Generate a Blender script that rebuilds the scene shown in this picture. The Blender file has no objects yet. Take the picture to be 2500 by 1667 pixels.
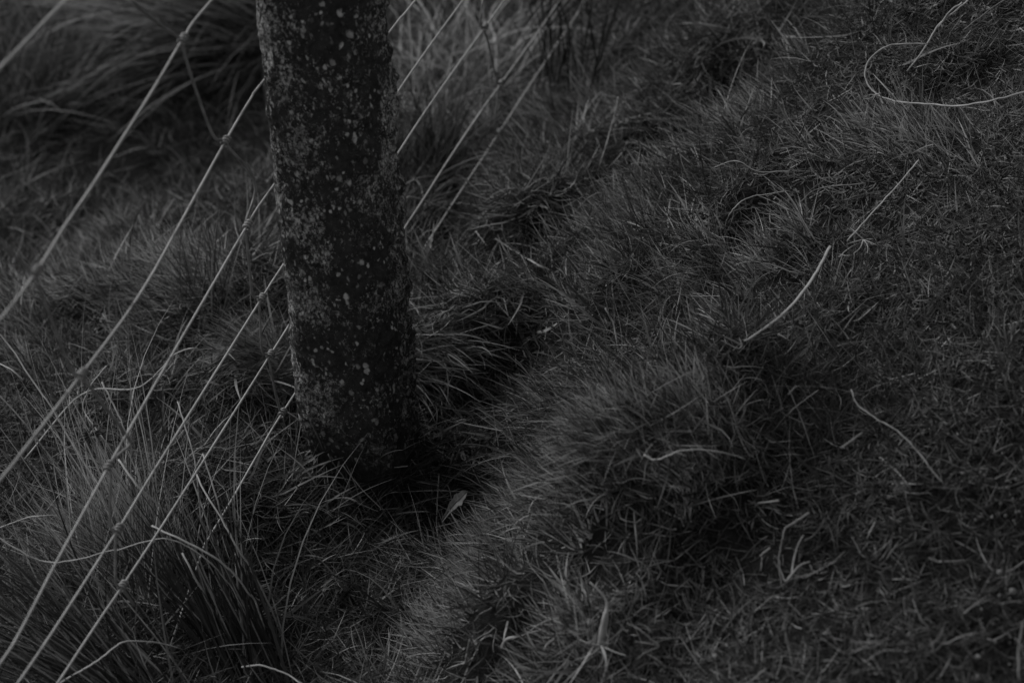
import bpy, math, random
import numpy as np
from mathutils import Vector, Matrix

random.seed(7); rng = np.random.default_rng(7)
scene = bpy.context.scene
R_ = math.radians

# ------------------------------------------------------------------ camera
PITCH = R_(38.0); H = 1.533
W_, H_ = 2500.0, 1667.0; FPX = 80.0 / 36.0 * W_
CAM = np.array([0.0, 0.0, H])
FW = np.array([0.0, math.cos(PITCH), -math.sin(PITCH)])
UP = np.array([0.0, math.sin(PITCH), math.cos(PITCH)])
RT = np.array([1.0, 0.0, 0.0])
cd = bpy.data.cameras.new('camera'); cam = bpy.data.objects.new('camera', cd)
scene.collection.objects.link(cam); scene.camera = cam
cam.location = CAM; cam.rotation_euler = (math.pi / 2 - PITCH, 0, 0)
cd.lens = 80; cd.sensor_width = 36; cd.clip_start = 0.05; cd.clip_end = 500
cd.dof.use_dof = True; cd.dof.focus_distance = 2.19; cd.dof.aperture_fstop = 5.6

# ------------------------------------------------------------------ world, sun
SUN_EL, SUN_AZ = R_(44), R_(-55)        # azimuth from +Y, negative = to the left
w = bpy.data.worlds.new("World"); scene.world = w; w.use_nodes = True
nt = w.node_tree; nt.nodes.clear()
sky = nt.nodes.new('ShaderNodeTexSky'); sky.sky_type = 'NISHITA'; sky.sun_disc = False
sky.sun_elevation = SUN_EL; sky.sun_rotation = SUN_AZ
bw = nt.nodes.new('ShaderNodeRGBToBW'); bg = nt.nodes.new('ShaderNodeBackground')
out = nt.nodes.new('ShaderNodeOutputWorld')
nt.links.new(sky.outputs[0], bw.inputs[0]); nt.links.new(bw.outputs[0], bg.inputs[0])
bg.inputs[1].default_value = 0.115; nt.links.new(bg.outputs[0], out.inputs[0])
sd = bpy.data.lights.new('sun', 'SUN'); so = bpy.data.objects.new('sun', sd)
scene.collection.objects.link(so)
sd.energy = 2.0; sd.angle = R_(22); sd.color = (1, 1, 1)
dirv = Vector((math.sin(SUN_AZ) * math.cos(SUN_EL), math.cos(SUN_AZ) * math.cos(SUN_EL), math.sin(SUN_EL)))
so.rotation_euler = dirv.to_track_quat('Z', 'Y').to_euler(); so.location = (-2, 3, 4)
scene.view_settings.view_transform = 'Standard'; scene.view_settings.look = 'None'
scene.view_settings.exposure = -0.25; scene.view_settings.gamma = 1
scene.render.engine = 'CYCLES'
scene.cycles.max_bounces = 6; scene.cycles.diffuse_bounces = 3

# ------------------------------------------------------------------ helpers
V = 2500.0 / 2352.0                       # readings made on the 2352 px wide view
def raydir(px, py):
    u = (np.asarray(px, float) - W_ / 2) / FPX; v = (np.asarray(py, float) - H_ / 2) / FPX
    return FW + u[..., None] * RT - v[..., None] * UP
def unp(px, py, t): return CAM + raydir(px, py) * np.asarray(t, float)[..., None]
def onz(px, py, z):
    d = raydir(px, py); t = (z - H) / d[..., 2]
    return CAM + d * np.asarray(t)[..., None]

def _hash(ix, iy, iz, seed):
    h = (ix.astype(np.int64) * 374761393 + iy.astype(np.int64) * 668265263 + iz.astype(np.int64) * 2147483647 + seed * 974711) & 0xffffffff
    h = ((h ^ (h >> 13)) * 1274126177) & 0xffffffff
    h = h ^ (h >> 16)
    return (h & 0xffffff) / float(0xffffff)
def vnoise(x, y, z=None, seed=0):
    x = np.asarray(x, float); y = np.asarray(y, float)
    z = np.zeros_like(x) if z is None else np.asarray(z, float)
    xi, yi, zi = np.floor(x).astype(int), np.floor(y).astype(int), np.floor(z).astype(int)
    fx, fy, fz = x - xi, y - yi, z - zi
    fx = fx * fx * (3 - 2 * fx); fy = fy * fy * (3 - 2 * fy); fz = fz * fz * (3 - 2 * fz)
    r = 0
    for a in (0, 1):
        for b in (0, 1):
            for c in (0, 1):
                wgt = (fx if a else 1 - fx) * (fy if b else 1 - fy) * (fz if c else 1 - fz)
                r = r + wgt * _hash(xi + a, yi + b, zi + c, seed)
    return r * 2 - 1
def fbm(x, y, z=None, seed=0, octv=4):
    r = 0; a = 1; s = 1; tot = 0
    for o in range(octv):
        r = r + a * vnoise(np.asarray(x) * s, np.asarray(y) * s, None if z is None else np.asarray(z) * s, seed + o * 17); tot += a
        a *= .5; s *= 2.03
    return r / tot

COL = scene.collection
def mesh_obj(name, verts, faces, mat, parent=None, smooth=True, attrs=None):
    me = bpy.data.meshes.new(name)
    verts = np.asarray(verts, np.float32); faces = np.asarray(faces, np.int32)
    n = len(verts); m = len(faces); k = faces.shape[1]
    me.vertices.add(n); me.vertices.foreach_set('co', verts.ravel())
    me.loops.add(m * k); me.loops.foreach_set('vertex_index', faces.ravel())
    me.polygons.add(m); me.polygons.foreach_set('loop_start', np.arange(0, m * k, k, dtype=np.int32))
    me.polygons.foreach_set('use_smooth', np.full(m, smooth))
    for an, av in (attrs or {}).items():
        at = me.attributes.new(an, 'FLOAT', 'POINT'); at.data.foreach_set('value', np.asarray(av, np.float32).ravel())
    me.update(); me.validate()
    me.materials.append(mat)
    o = bpy.data.objects.new(name, me); COL.objects.link(o)
    if parent: o.parent = parent
    return o
def tag(o, label=None, cat=None, group=None, kind=None):
    if label: o['label'] = label
    if cat: o['category'] = cat
    if group: o['group'] = group
    if kind: o['kind'] = kind
    return o
def empty(name, loc):
    o = bpy.data.objects.new(name, None); COL.objects.link(o); o.location = loc
    o.empty_display_size = .05
    return o

def smooth_path(pts, n=6):
    P = np.asarray(pts, float)
    if len(P) < 3:
        return np.array([P[0] + (P[-1] - P[0]) * s for s in np.linspace(0, 1, n + 1)])
    Q = np.vstack([2 * P[0] - P[1], P, 2 * P[-1] - P[-2]]); outp = []
    for i in range(1, len(Q) - 2):
        for s in np.linspace(0, 1, n, endpoint=False):
            a, b, c, d = Q[i - 1], Q[i], Q[i + 1], Q[i + 2]
            outp.append(.5 * ((2 * b) + (c - a) * s + (2 * a - 5 * b + 4 * c - d) * s * s + (3 * b - a - 3 * c + d) * s ** 3))
    outp.append(Q[-2]); return np.array(outp)
def tube(path, rad, sides=7, flat=1.0):
    """closed tapered tube along path; rad scalar or per point; flat squashes it"""
    P = np.asarray(path, float); n = len(P); r = np.broadcast_to(np.asarray(rad, float), (n,))
    T = np.gradient(P, axis=0); T /= np.linalg.norm(T, axis=1)[:, None] + 1e-12
    ref = np.array([0.13, 0.21, 1.0]); 
    if abs(T[0] @ (ref / np.linalg.norm(ref))) > .9: ref = np.array([1., .1, .2])
    A = np.cross(T[0], ref); A /= np.linalg.norm(A); vs = []; 
    for i in range(n):
        A = A - T[i] * (A @ T[i]); A /= np.linalg.norm(A) + 1e-12
        B = np.cross(T[i], A)
        for k in range(sides):
            a = 2 * math.pi * k / sides
            vs.append(P[i] + r[i] * (math.cos(a) * A + math.sin(a) * B * flat))
    fs = []
    for i in range(n - 1):
        for k in range(sides):
            a = i * sides + k; b = i * sides + (k + 1) % sides
            fs.append((a, b, b + sides, a + sides))
    c0 = len(vs); vs.append(P[0]); vs.append(P[-1])
    for k in range(sides):                       # caps as degenerate-free quads made of pairs
        if k % 2 == 0:
            fs.append((c0, (k + 2) % sides if k + 2 <= sides else 0, (k + 1) % sides, k)) if sides % 2 == 0 else None
            e = (n - 1) * sides
            fs.append((c0 + 1, e + k, e + (k + 1) % sides, e + (k + 2) % sides)) if sides % 2 == 0 else None
    return np.array(vs), np.array(fs)
def join(parts):
    vs = []; fs = []; o = 0
    for v, f in parts: vs.append(v); fs.append(f + o); o += len(v)
    return np.vstack(vs), np.vstack(fs)

# ------------------------------------------------------------------ materials
def newmat(name):
    m = bpy.data.materials.new(name); m.use_nodes = True; t = m.node_tree
    return m, t, t.nodes['Principled BSDF']
def ramp(t, src, stops, interp='LINEAR'):
    r = t.nodes.new('ShaderNodeValToRGB'); r.color_ramp.interpolation = interp
    el = r.color_ramp.elements
    while len(el) < len(stops): el.new(.5)
    for e, (p, c) in zip(el, stops): e.position = p; e.color = (c, c, c, 1)
    t.links.new(src, r.inputs[0]); return r.outputs[0]
def noise(t, scale, detail=3, rough=.6, vec=None):
    n = t.nodes.new('ShaderNodeTexNoise'); n.inputs['Scale'].default_value = scale
    n.inputs['Detail'].default_value = detail; n.inputs['Roughness'].default_value = rough
    if vec is not None: t.links.new(vec, n.inputs['Vector'])
    return n.outputs['Fac']
def math_(t, op, a, b=None, clamp=False):
    n = t.nodes.new('ShaderNodeMath'); n.operation = op; n.use_clamp = clamp
    for i, x in enumerate((a, b)):
        if x is None: continue
        if isinstance(x, (int, float)): n.inputs[i].default_value = x
        else: t.links.new(x, n.inputs[i])
    return n.outputs[0]
def attr(t, name):
    a = t.nodes.new('ShaderNodeAttribute'); a.attribute_name = name; return a.outputs['Fac']
def objcoord(t, scale=(1, 1, 1)):
    tc = t.nodes.new('ShaderNodeTexCoord'); mp = t.nodes.new('ShaderNodeMapping')
    mp.inputs['Scale'].default_value = scale; t.links.new(tc.outputs['Object'], mp.inputs[0]); return mp.outputs[0]

# grass blade: colour follows each blade's own tone
def blade_mat(name, lo, hi, rough=.5, spec=.35, trans=.25, var=.25):
    m, t, b = newmat(name)
    tone = attr(t, 'tone')
    n = noise(t, 90, 2, .6, objcoord(t))
    x = math_(t, 'ADD', tone, math_(t, 'MULTIPLY', math_(t, 'SUBTRACT', n, .5), var), True)
    c = ramp(t, x, [(0, lo), (.45, lo * 2.2), (1, hi)])
    t.links.new(c, b.inputs['Base Color']); b.inputs['Roughness'].default_value = rough
    b.inputs['Specular IOR Level'].default_value = spec
    tr = t.nodes.new('ShaderNodeBsdfTranslucent'); t.links.new(c, tr.inputs[0])
    mx = t.nodes.new('ShaderNodeMixShader'); mx.inputs[0].default_value = trans
    o = t.nodes['Material Output']
    t.links.new(b.outputs[0], mx.inputs[1]); t.links.new(tr.outputs[0], mx.inputs[2]); t.links.new(mx.outputs[0], o.inputs[0])
    return m
M_grass = blade_mat('grass_blade', .032, .50)
M_tuss = blade_mat('tussock_blade', .032, .60)
M_stalk = blade_mat('dry_stalk', .06, .44, .5, .35, .08, .9)
M_rush = blade_mat('rush_stem', .018, .30, .55, .25, .05)
# soil
m, t, b = newmat('dark_soil'); M_soil = m
n = noise(t, 60, 6, .7, objcoord(t))
t.links.new(ramp(t, n, [(.3, .014), (.7, .034)]), b.inputs['Base Color']); b.inputs['Roughness'].default_value = .95; b.inputs['Specular IOR Level'].default_value = .08
bp = t.nodes.new('ShaderNodeBump'); bp.inputs['Strength'].default_value = .8; bp.inputs['Distance'].default_value = .01
t.links.new(noise(t, 250, 5, .7, objcoord(t)), bp.inputs['Height']); t.links.new(bp.outputs[0], b.inputs['Normal'])
# galvanised wire
m, t, b = newmat('galvanised_wire'); M_wire = m
n = noise(t, 70, 5, .7, objcoord(t))
t.links.new(ramp(t, n, [(.30, .12), (.42, .34), (.7, .46)]), b.inputs['Base Color'])
b.inputs['Metallic'].default_value = .12; b.inputs['Roughness'].default_value = .5
bp = t.nodes.new('ShaderNodeBump'); bp.inputs['Strength'].default_value = .3; bp.inputs['Distance'].default_value = .001
t.links.new(noise(t, 500, 3, .7, objcoord(t)), bp.inputs['Height']); t.links.new(bp.outputs[0], b.inputs['Normal'])
m, t, b = newmat('weathered_stay_wire'); M_stay = m
n = noise(t, 70, 5, .7, objcoord(t))
t.links.new(ramp(t, n, [(.3, .14), (.7, .36)]), b.inputs['Base Color'])
b.inputs['Metallic'].default_value = .3; b.inputs['Roughness'].default_value = .6
# pebble, leaf, seed head
m, t, b = newmat('pale_pebble'); M_peb = m
t.links.new(ramp(t, noise(t, 300, 4, .6, objcoord(t)), [(.3, .10), (.7, .26)]), b.inputs['Base Color']); b.inputs['Roughness'].default_value = .8
m, t, b = newmat('dead_leaf'); M_leaf = m
t.links.new(ramp(t, noise(t, 120, 4, .6, objcoord(t)), [(.3, .20), (.7, .38)]), b.inputs['Base Color']); b.inputs['Roughness'].default_value = .6
m, t, b = newmat('seed_head'); M_seed = m
b.inputs['Base Color'].default_value = (.05, .05, .05, 1); b.inputs['Roughness'].default_value = .8
# concrete
m, t, b = newmat('lichened_concrete'); M_conc = m
side = attr(t, 'side'); lich = attr(t, 'lichen'); foot = attr(t, 'foot')
iso = objcoord(t); st = objcoord(t, (1, 1, .42))
vec = objcoord(t, (1, 1, .72))
base = ramp(t, noise(t, 95, 8, .75, vec), [(.36, .032), (.52, .052), (.68, .085)])
patch = noise(t, 34, 5, .62, vec)
fine = noise(t, 210, 6, .8, vec)
thr = math_(t, 'ADD', math_(t, 'MULTIPLY', patch, .75), math_(t, 'MULTIPLY', lich, .22))
thr = math_(t, 'ADD', thr, math_(t, 'MULTIPLY', fine, 1.9))
lm = ramp(t, thr, [(1.38 / 1.6, 0), (1.47 / 1.6, 1)])
lm_src = lm.node; t.links.new(math_(t, 'MULTIPLY', thr, 1 / 1.6), lm_src.inputs[0])
wv_ = t.nodes.new('ShaderNodeTexNoise'); wv_.inputs['Scale'].default_value = 160; wv_.inputs['Detail'].default_value = 3; t.links.new(vec, wv_.inputs['Vector'])
ws = t.nodes.new('ShaderNodeVectorMath'); ws.operation = 'MULTIPLY_ADD'; ws.inputs[1].default_value = (.006,) * 3
t.links.new(wv_.outputs['Color'], ws.inputs[0]); t.links.new(vec, ws.inputs[2]); wvec = ws.outputs[0]
vor = t.nodes.new('ShaderNodeTexVoronoi'); vor.inputs['Scale'].default_value = 125; t.links.new(wvec, vor.inputs['Vector'])
vcol = t.nodes.new('ShaderNodeSeparateColor'); t.links.new(vor.outputs['Color'], vcol.inputs[0])
peb = math_(t, 'MULTIPLY', ramp(t, vcol.outputs[0], [(.89, 0), (.98, 1)]), ramp(t, vor.outputs['Distance'], [(.22, 1), (.42, 0)]))
vor2 = t.nodes.new('ShaderNodeTexVoronoi'); vor2.inputs['Scale'].default_value = 210; t.links.new(wvec, vor2.inputs['Vector'])
v2 = t.nodes.new('ShaderNodeSeparateColor'); t.links.new(vor2.outputs['Color'], v2.inputs[0])
peb2 = math_(t, 'MULTIPLY', ramp(t, v2.outputs[1], [(.80, 0), (.97, 1)]), ramp(t, vor2.outputs['Distance'], [(.25, 1), (.45, 0)]))
peb = math_(t, 'MAXIMUM', peb, peb2)
nf = math_(t, 'SUBTRACT', 1.0, foot)
grain = ramp(t, noise(t, 430, 4, .8, vec), [(.44, .15), (.53, 1)])
lm2 = math_(t, 'MULTIPLY', math_(t, 'MULTIPLY', lm, grain), nf); peb = math_(t, 'MULTIPLY', peb, nf)
def mixc(fac, a, bcol):
    x = t.nodes.new('ShaderNodeMix'); x.data_type = 'RGBA'; t.links.new(fac, x.inputs[0])
    if isinstance(a, float): x.inputs[6].default_value = (a, a, a, 1)
    else: t.links.new(a, x.inputs[6])
    if isinstance(bcol, float): x.inputs[7].default_value = (bcol, bcol, bcol, 1)
    else: t.links.new(bcol, x.inputs[7])
    return x.outputs[2]
lcol = ramp(t, noise(t, 60, 4, .7, vec), [(.33, .30), (.60, .90)])
c = mixc(lm2, base, lcol); c = mixc(peb, c, .80)
t.links.new(c, b.inputs['Base Color']); b.inputs['Roughness'].default_value = .85; b.inputs['Specular IOR Level'].default_value = .25
hgt = math_(t, 'ADD', math_(t, 'MULTIPLY', noise(t, 140, 6, .7, vec), 1.0), math_(t, 'MULTIPLY', lm2, .25))
bp = t.nodes.new('ShaderNodeBump'); bp.inputs['Strength'].default_value = 1.0; bp.inputs['Distance'].default_value = .009
t.links.new(hgt, bp.inputs['Height']); t.links.new(bp.outputs[0], b.inputs['Normal'])

# ------------------------------------------------------------------ terrain
# (px, py, z): the lie of the ground under the grass
CP = [(870,1120,0.0),(760,1060,.01),(1000,1080,.015),(1060,960,.02),(960,1130,.01),(1000,1300,-.025),(980,1480,-.03),(1040,1620,-.03),(1050,1200,-.015),
      (600,1000,.045),(500,1200,.05),(640,1200,.03),(760,1300,.015),(400,1400,.05),(600,1500,.02),(800,1550,0.),
      (100,1200,.03),(100,1600,.05),(300,1640,.04),(620,820,.07),(470,900,.03),(300,800,-.02),(100,800,-.04),(50,1000,0.),
      (300,640,-.06),(100,560,-.12),(300,450,-.26),(500,420,-.22),(180,400,-.26),(400,330,-.22),(100,300,-.15),(300,150,-.12),(560,250,-.13),
      (700,600,-.02),(1060,640,.03),(1000,800,.03),(1100,480,-.01),(1000,350,-.08),(1100,200,-.09),(1150,50,-.08),
      (1250,330,.00),(1400,250,.02),(1300,120,-.04),(1500,60,.02),
      (1200,560,.05),(1200,720,.09),(1150,880,.05),(1300,900,.07),(1250,450,.04),(1400,420,.06),(1400,600,.11),(1500,500,.13),
      (1450,750,.12),(1600,650,.16),(1500,900,.13),(1400,1050,.10),(1600,350,.09),(1700,250,.12),(1750,400,.19),(1800,560,.23),(1700,750,.22),
      (1260,1200,.10),(1170,1400,.08),(1250,1550,.11),(1400,1300,.15),(1550,1150,.18),(1700,1000,.22),(1800,850,.24),
      (1500,1500,.15),(1700,1300,.20),(1900,1100,.25),(2000,800,.29),(2000,600,.29),(1900,400,.26),(1900,200,.24),(1850,50,.20),
      (2200,100,.33),(2200,400,.33),(2250,700,.33),(2250,1000,.31),(2200,1300,.28),(2000,1500,.22),(2400,1500,.27),(2450,900,.35),(2450,300,.38),(2300,-100,.40),(1500,-150,.05),(700,-150,-.10)]
CPw = np.array([np.append(onz(np.array(a), np.array(b_), c_)[:2], c_) for a, b_, c_ in CP])
def base_h(x, y):
    x = np.asarray(x, float); y = np.asarray(y, float); num = 0; den = 1e-12; far = 0
    for cx, cy, cz in CPw:
        d2 = (x - cx) ** 2 + (y - cy) ** 2
        wg = np.exp(-d2 / (2 * .075 ** 2)) + 1e-5 / (d2 + .02) ** 2
        num = num + wg * cz; den = den + wg
    return num / den
# (px, py, sx, sy, height, tilt deg) tufted humps and hollows with real world radii
def gp(px, py, up=.035):                      # pixel -> ground point on the smooth terrain
    d = raydir(np.array(px), np.array(py)); t = np.linspace(1.4, 4.5, 900)
    P = CAM + d * t[:, None]; below = P[:, 2] < base_h(P[:, 0], P[:, 1]) + up
    return P[np.argmax(below)] if below.any() else P[-1]
HUMPS = [(1610,1110,.11,.08,.048,20),(1430,1210,.06,.05,.030,40),(1220,1450,.05,.05,.03,60),(1810,800,.07,.05,.03,60),(1690,500,.10,.05,.035,30),
         (1300,430,.10,.06,.035,25),(1250,630,.08,.04,.02,30),(1900,480,.08,.05,.03,30),(1420,300,.08,.05,.02,20),(630,830,.05,.06,.035,90),
         (300,640,.12,.07,.035,10),(560,620,.08,.08,.03,0),(1540,1060,.12,.08,.03,30),(1420,1480,.08,.07,.025,0),(2060,230,.10,.06,.02,10),
         (250,900,.10,.05,.02,0),(450,1100,.08,.06,.02,0),(1100,760,.05,.04,.02,0),(1450,690,.06,.04,.02,20)]
CREASE = [[(1080,960),(1170,1040),(1270,1090)],[(1020,1090),(1100,1190),(1050,1300),(1080,1390),(1000,1470),(1080,1580)],
          [(1270,1100),(1380,985),(1520,900),(1640,790),(1730,680),(1830,600)],[(1750,650),(1900,500),(2030,450)],
          [(1150,560),(1290,560),(1480,400),(1620,300),(1740,220),(1800,120)],[(1080,520),(1180,320),(1330,230),(1500,230)],
          [(1230,1350),(1340,1350),(1430,1420)],[(560,560),(300,540),(80,620)],[(180,860),(380,790),(560,800)],[(800,1150),(900,1190),(1010,1130)],
          [(1010,960),(1020,1070)],[(1190,850),(1330,800)],[(1290,1520),(1190,1610)]]
HW = [(gp(a, b_, .02 + 1.3 * e_), c_, d_, e_, R_(f_)) for a, b_, c_, d_, e_, f_ in HUMPS]
CW = []
for ln in CREASE:
    P = np.array([gp(a, b_) for a, b_ in ln])[:, :2]
    CW.append(smooth_path(P, 5))
def ground(x, y):
    x = np.asarray(x, float); y = np.asarray(y, float); z = base_h(x, y)
    for c, sx, sy, hh, an in HW:
        dx, dy = x - c[0], y - c[1]; a = dx * math.cos(an) + dy * math.sin(an); b2 = -dx * math.sin(an) + dy * math.cos(an)
        z = z + 1.5 * hh * np.exp(-(a / sx) ** 2 - (b2 / sy) ** 2)
    for ci, ln in enumerate(CW):
        d = np.full(np.shape(x), 9.)
        for i in range(len(ln) - 1):
            p, q = ln[i], ln[i + 1]; e = q - p; L = e @ e + 1e-9
            s = np.clip(((x - p[0]) * e[0] + (y - p[1]) * e[1]) / L, 0, 1)
            d = np.minimum(d, np.hypot(x - p[0] - s * e[0], y - p[1] - s * e[1]))
        z = z - (.040 if ci < 2 else .046) * np.exp(-(d / (.036 if ci < 2 else .028)) ** 2) * (1 - np.exp(-((x + .155) ** 2 + (y - 1.76) ** 2) / .13 ** 2))
    near = np.exp(-((x - .1) ** 2 + (y - 2.1) ** 2) / 6)
    z = z + .018 * fbm(x * 9, y * 9, seed=3) + .012 * fbm(x * 21, y * 21, seed=4) + .30 * (1 - near) * fbm(x * .25, y * .25, seed=9)
    return z
# cached grid for fast lookups
GX = np.linspace(-1.3, 1.5, 561); GY = np.linspace(.6, 4.4, 761)
gxx, gyy = np.meshgrid(GX, GY); GZ = ground(gxx, gyy)
def gz(x, y):
    x = np.asarray(x, float); y = np.asarray(y, float)
    i = np.clip((x - GX[0]) / (GX[1] - GX[0]), 0, len(GX) - 1.001); j = np.clip((y - GY[0]) / (GY[1] - GY[0]), 0, len(GY) - 1.001)
    a = i.astype(int); b2 = j.astype(int); fx = i - a; fy = j - b2
    return (GZ[b2, a] * (1 - fx) * (1 - fy) + GZ[b2, a + 1] * fx * (1 - fy) + GZ[b2 + 1, a] * (1 - fx) * fy + GZ[b2 + 1, a + 1] * fx * fy)
GD = np.full(gxx.shape, 9.)
for ln in CW:
    for i in range(len(ln) - 1):
        p, q = ln[i], ln[i + 1]; e = q - p; s_ = np.clip(((gxx - p[0]) * e[0] + (gyy - p[1]) * e[1]) / (e @ e + 1e-9), 0, 1)
        GD = np.minimum(GD, np.hypot(gxx - p[0] - s_ * e[0], gyy - p[1] - s_ * e[1]))
DZX = np.gradient(GZ, GX, axis=1); DZY = np.gradient(GZ, GY, axis=0)
def ggrad(x, y):
    i = np.clip(((np.asarray(x) - GX[0]) / (GX[1] - GX[0])).astype(int), 0, len(GX) - 1); j = np.clip(((np.asarray(y) - GY[0]) / (GY[1] - GY[0])).astype(int), 0, len(GY) - 1)
    return DZX[j, i], DZY[j, i]
def fold(x, y):
    i = np.clip(((np.asarray(x) - GX[0]) / (GX[1] - GX[0])).astype(int), 0, len(GX) - 1); j = np.clip(((np.asarray(y) - GY[0]) / (GY[1] - GY[0])).astype(int), 0, len(GY) - 1)
    return np.clip(np.maximum(GD[j, i] / .045, 1.3 - np.hypot(np.asarray(x) + .155, np.asarray(y) - 1.76) / .16), 0, 1)
def hit(px, py, h=0.0):
    """point where the ray meets the ground raised by h"""
    d = raydir(np.array(px), np.array(py)); t = np.linspace(1.2, 4.6, 3400)
    P = CAM + d * t[:, None]; below = P[:, 2] < gz(P[:, 0], P[:, 1]) + h
    return P[np.argmax(below)] if below.any() else P[-1]

# fine sheet in the middle of one continuous far-reaching sheet
def axis(lo, hi, step, far):
    mid = np.arange(lo, hi + 1e-6, step); k = step; l = [lo]; r = [mid[-1]]
    while l[-1] > -far: k *= 1.22; l.append(l[-1] - k)
    k = step
    while r[-1] < far: k *= 1.22; r.append(r[-1] + k)
    return np.concatenate([l[:0:-1], mid, r[1:]])
ax = axis(-1.2, 1.4, .008, 70); ay = axis(.7, 4.2, .008, 70)
X, Y = np.meshgrid(ax, ay); Z = ground(X, Y)
nx, ny = len(ax), len(ay); idx = np.arange(nx * ny).reshape(ny, nx)
F = np.stack([idx[:-1, :-1], idx[:-1, 1:], idx[1:, 1:], idx[1:, :-1]], -1).reshape(-1, 4)
tag(mesh_obj('ground', np.stack([X, Y, Z], -1).reshape(-1, 3), F, M_soil), kind='structure')

# ------------------------------------------------------------------ blades
def blades(base, az, lean, bend, length, width, tone, nseg=4, twist=None, curl=None):
    N = len(base); s = np.linspace(0, 1, nseg + 1)
    curl = rng.normal(0, .55, N) if curl is None else curl
    phi = lean[:, None] + bend[:, None] * s[None]; th = az[:, None] + curl[:, None] * s[None]
    ds = length[:, None] / nseg
    dx = np.sin(phi) * np.cos(th) * ds; dy = np.sin(phi) * np.sin(th) * ds; dz = np.cos(phi) * ds
    cx = np.zeros((N, nseg + 1, 3)); mid = lambda a: (a[:, 1:] + a[:, :-1]) / 2
    cx[:, 1:, 0] = np.cumsum(mid(dx), 1); cx[:, 1:, 1] = np.cumsum(mid(dy), 1); cx[:, 1:, 2] = np.cumsum(mid(dz), 1)
    P = base[:, None] + cx
    tw = rng.uniform(-1.2, 1.2, N) if twist is None else twist
    tw = tw[:, None] + s[None] * rng.normal(0, .8, N)[:, None]
    side = np.stack([-np.sin(th), np.cos(th), np.zeros_like(th)], -1)
    nor = np.stack([-np.cos(phi) * np.cos(th), -np.cos(phi) * np.sin(th), np.sin(phi)], -1)
    S = side * np.cos(tw)[..., None] + nor * np.sin(tw)[..., None]
    prof = np.clip((1 - s ** 2.2), .05, 1) * (0.75 + .25 * np.minimum(s * 4, 1))
    wv = (width[:, None] * prof[None])[..., None] * .5
    vs = np.stack([P - S * wv, P + S * wv], 2).reshape(-1, 3)
    k = np.arange(nseg) * 2; f = np.stack([k, k + 1, k + 3, k + 2], -1)
    F = (np.arange(N)[:, None, None] * (2 * (nseg + 1)) + f[None]).reshape(-1, 4)
    tv = np.clip(tone[:, None] + .12 * (s[None] - .4), 0, 1)
    return vs, F, np.repeat(tv, 2, axis=1).reshape(-1)
def lift(P, clearance=.002):
    """keep blade points out of the soil"""
    g = gz(P[:, 0], P[:, 1]) + clearance; P[:, 2] = np.maximum(P[:, 2], g); return P

def in_view(x, y, z, m=.05):
    d = np.stack([x, y, z - H], -1); t = d @ FW; u = (d @ RT) / t; v = -(d @ UP) / t
    return u * FPX + W_ / 2, v * FPX + H_ / 2
def post_clear(x, y, r=.07):
    return np.hypot(x + .155, y - 1.76) > r

def tuft_field(n_tufts, per, lenr, widr, toner, region, seed, leanr=(.5, 1.25), bendr=(.1, 1.0), spread=.012, down=.9, flow=.5, straw=.05, nseg=4, mess=.6):
    r = np.random.default_rng(seed); global rng; rng = r
    x = r.uniform(-.95, 1.2, n_tufts); y = r.uniform(1.0, 3.9, n_tufts)
    px, py = in_view(x, y, gz(x, y))
    keep = r.random(n_tufts) < region(px, py, x, y) * (1 - .85 * np.exp(-(((px - 240) / 330) ** 2 + ((py - 410) / 150) ** 2) ** 2))   # far fewer tufts in the upper left hollow
    keep &= r.random(n_tufts) < .35 + .65 * fold(x, y)          # thin growth down in the folds
    out_ = (px < -250) | (px > 2750) | (py < -250) | (py > 1950)
    keep &= ~(out_ & (r.random(n_tufts) > .3)); x, y = x[keep], y[keep]
    m = len(x); cnt = r.integers(per[0], per[1] + 1, m); T = np.repeat(np.arange(m), cnt); N = len(T)
    bx = x[T] + r.normal(0, spread, N); by = y[T] + r.normal(0, spread, N)
    ok = post_clear(bx, by, .062); T = T[ok]; bx = bx[ok]; by = by[ok]; N = len(T)
    gx_, gy_ = ggrad(bx, by)
    fl = 2 * math.pi * vnoise(x * 3.5, y * 3.5, seed=seed + 5) + 2.6
    taz = r.uniform(0, 2 * math.pi, m)
    vx = -gx_ * down * 1.6 + flow * np.cos(fl[T]) + .45 * np.cos(taz[T]) + r.normal(0, mess, N) + 14 * (bx - x[T])
    vy = -gy_ * down * 1.6 + flow * np.sin(fl[T]) + .45 * np.sin(taz[T]) + r.normal(0, mess, N) + 14 * (by - y[T])
    az = np.arctan2(vy, vx)
    tl = r.uniform(.75, 1.25, m)[T]
    L = r.uniform(*lenr, N) * tl * (1 + .35 * fbm(bx * 6, by * 6, seed=seed + 1))
    L = L * (.5 + .5 * fold(bx, by)); slope = np.hypot(gx_, gy_)
    lean = r.uniform(*leanr, N) * (1 + .15 * np.clip(slope, 0, 1.2)); bend = r.uniform(*bendr, N)
    wd = r.uniform(*widr, N)
    tn = np.clip(r.uniform(*toner, N) + .10 * fbm(bx * 5, by * 5, seed=seed + 2) + r.normal(0, .05, m)[T], 0, 1)
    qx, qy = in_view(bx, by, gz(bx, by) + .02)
    tn = np.clip(tn + .16 * np.exp(-((qx - 300) / 330) ** 2 - ((qy - 740) / 150) ** 2) + .10 * np.exp(-((qx - 1300) / 200) ** 2 - ((qy - 370) / 110) ** 2), 0, 1)   # tone raised in two patches of turf, mid left and behind the fence
    st = r.random(N) < straw; tn[st] = r.uniform(.65, 1.0, st.sum())
    B = np.stack([bx, by, gz(bx, by) - .003], -1)
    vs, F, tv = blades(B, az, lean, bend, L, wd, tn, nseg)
    return lift(vs), F, tv
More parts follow.
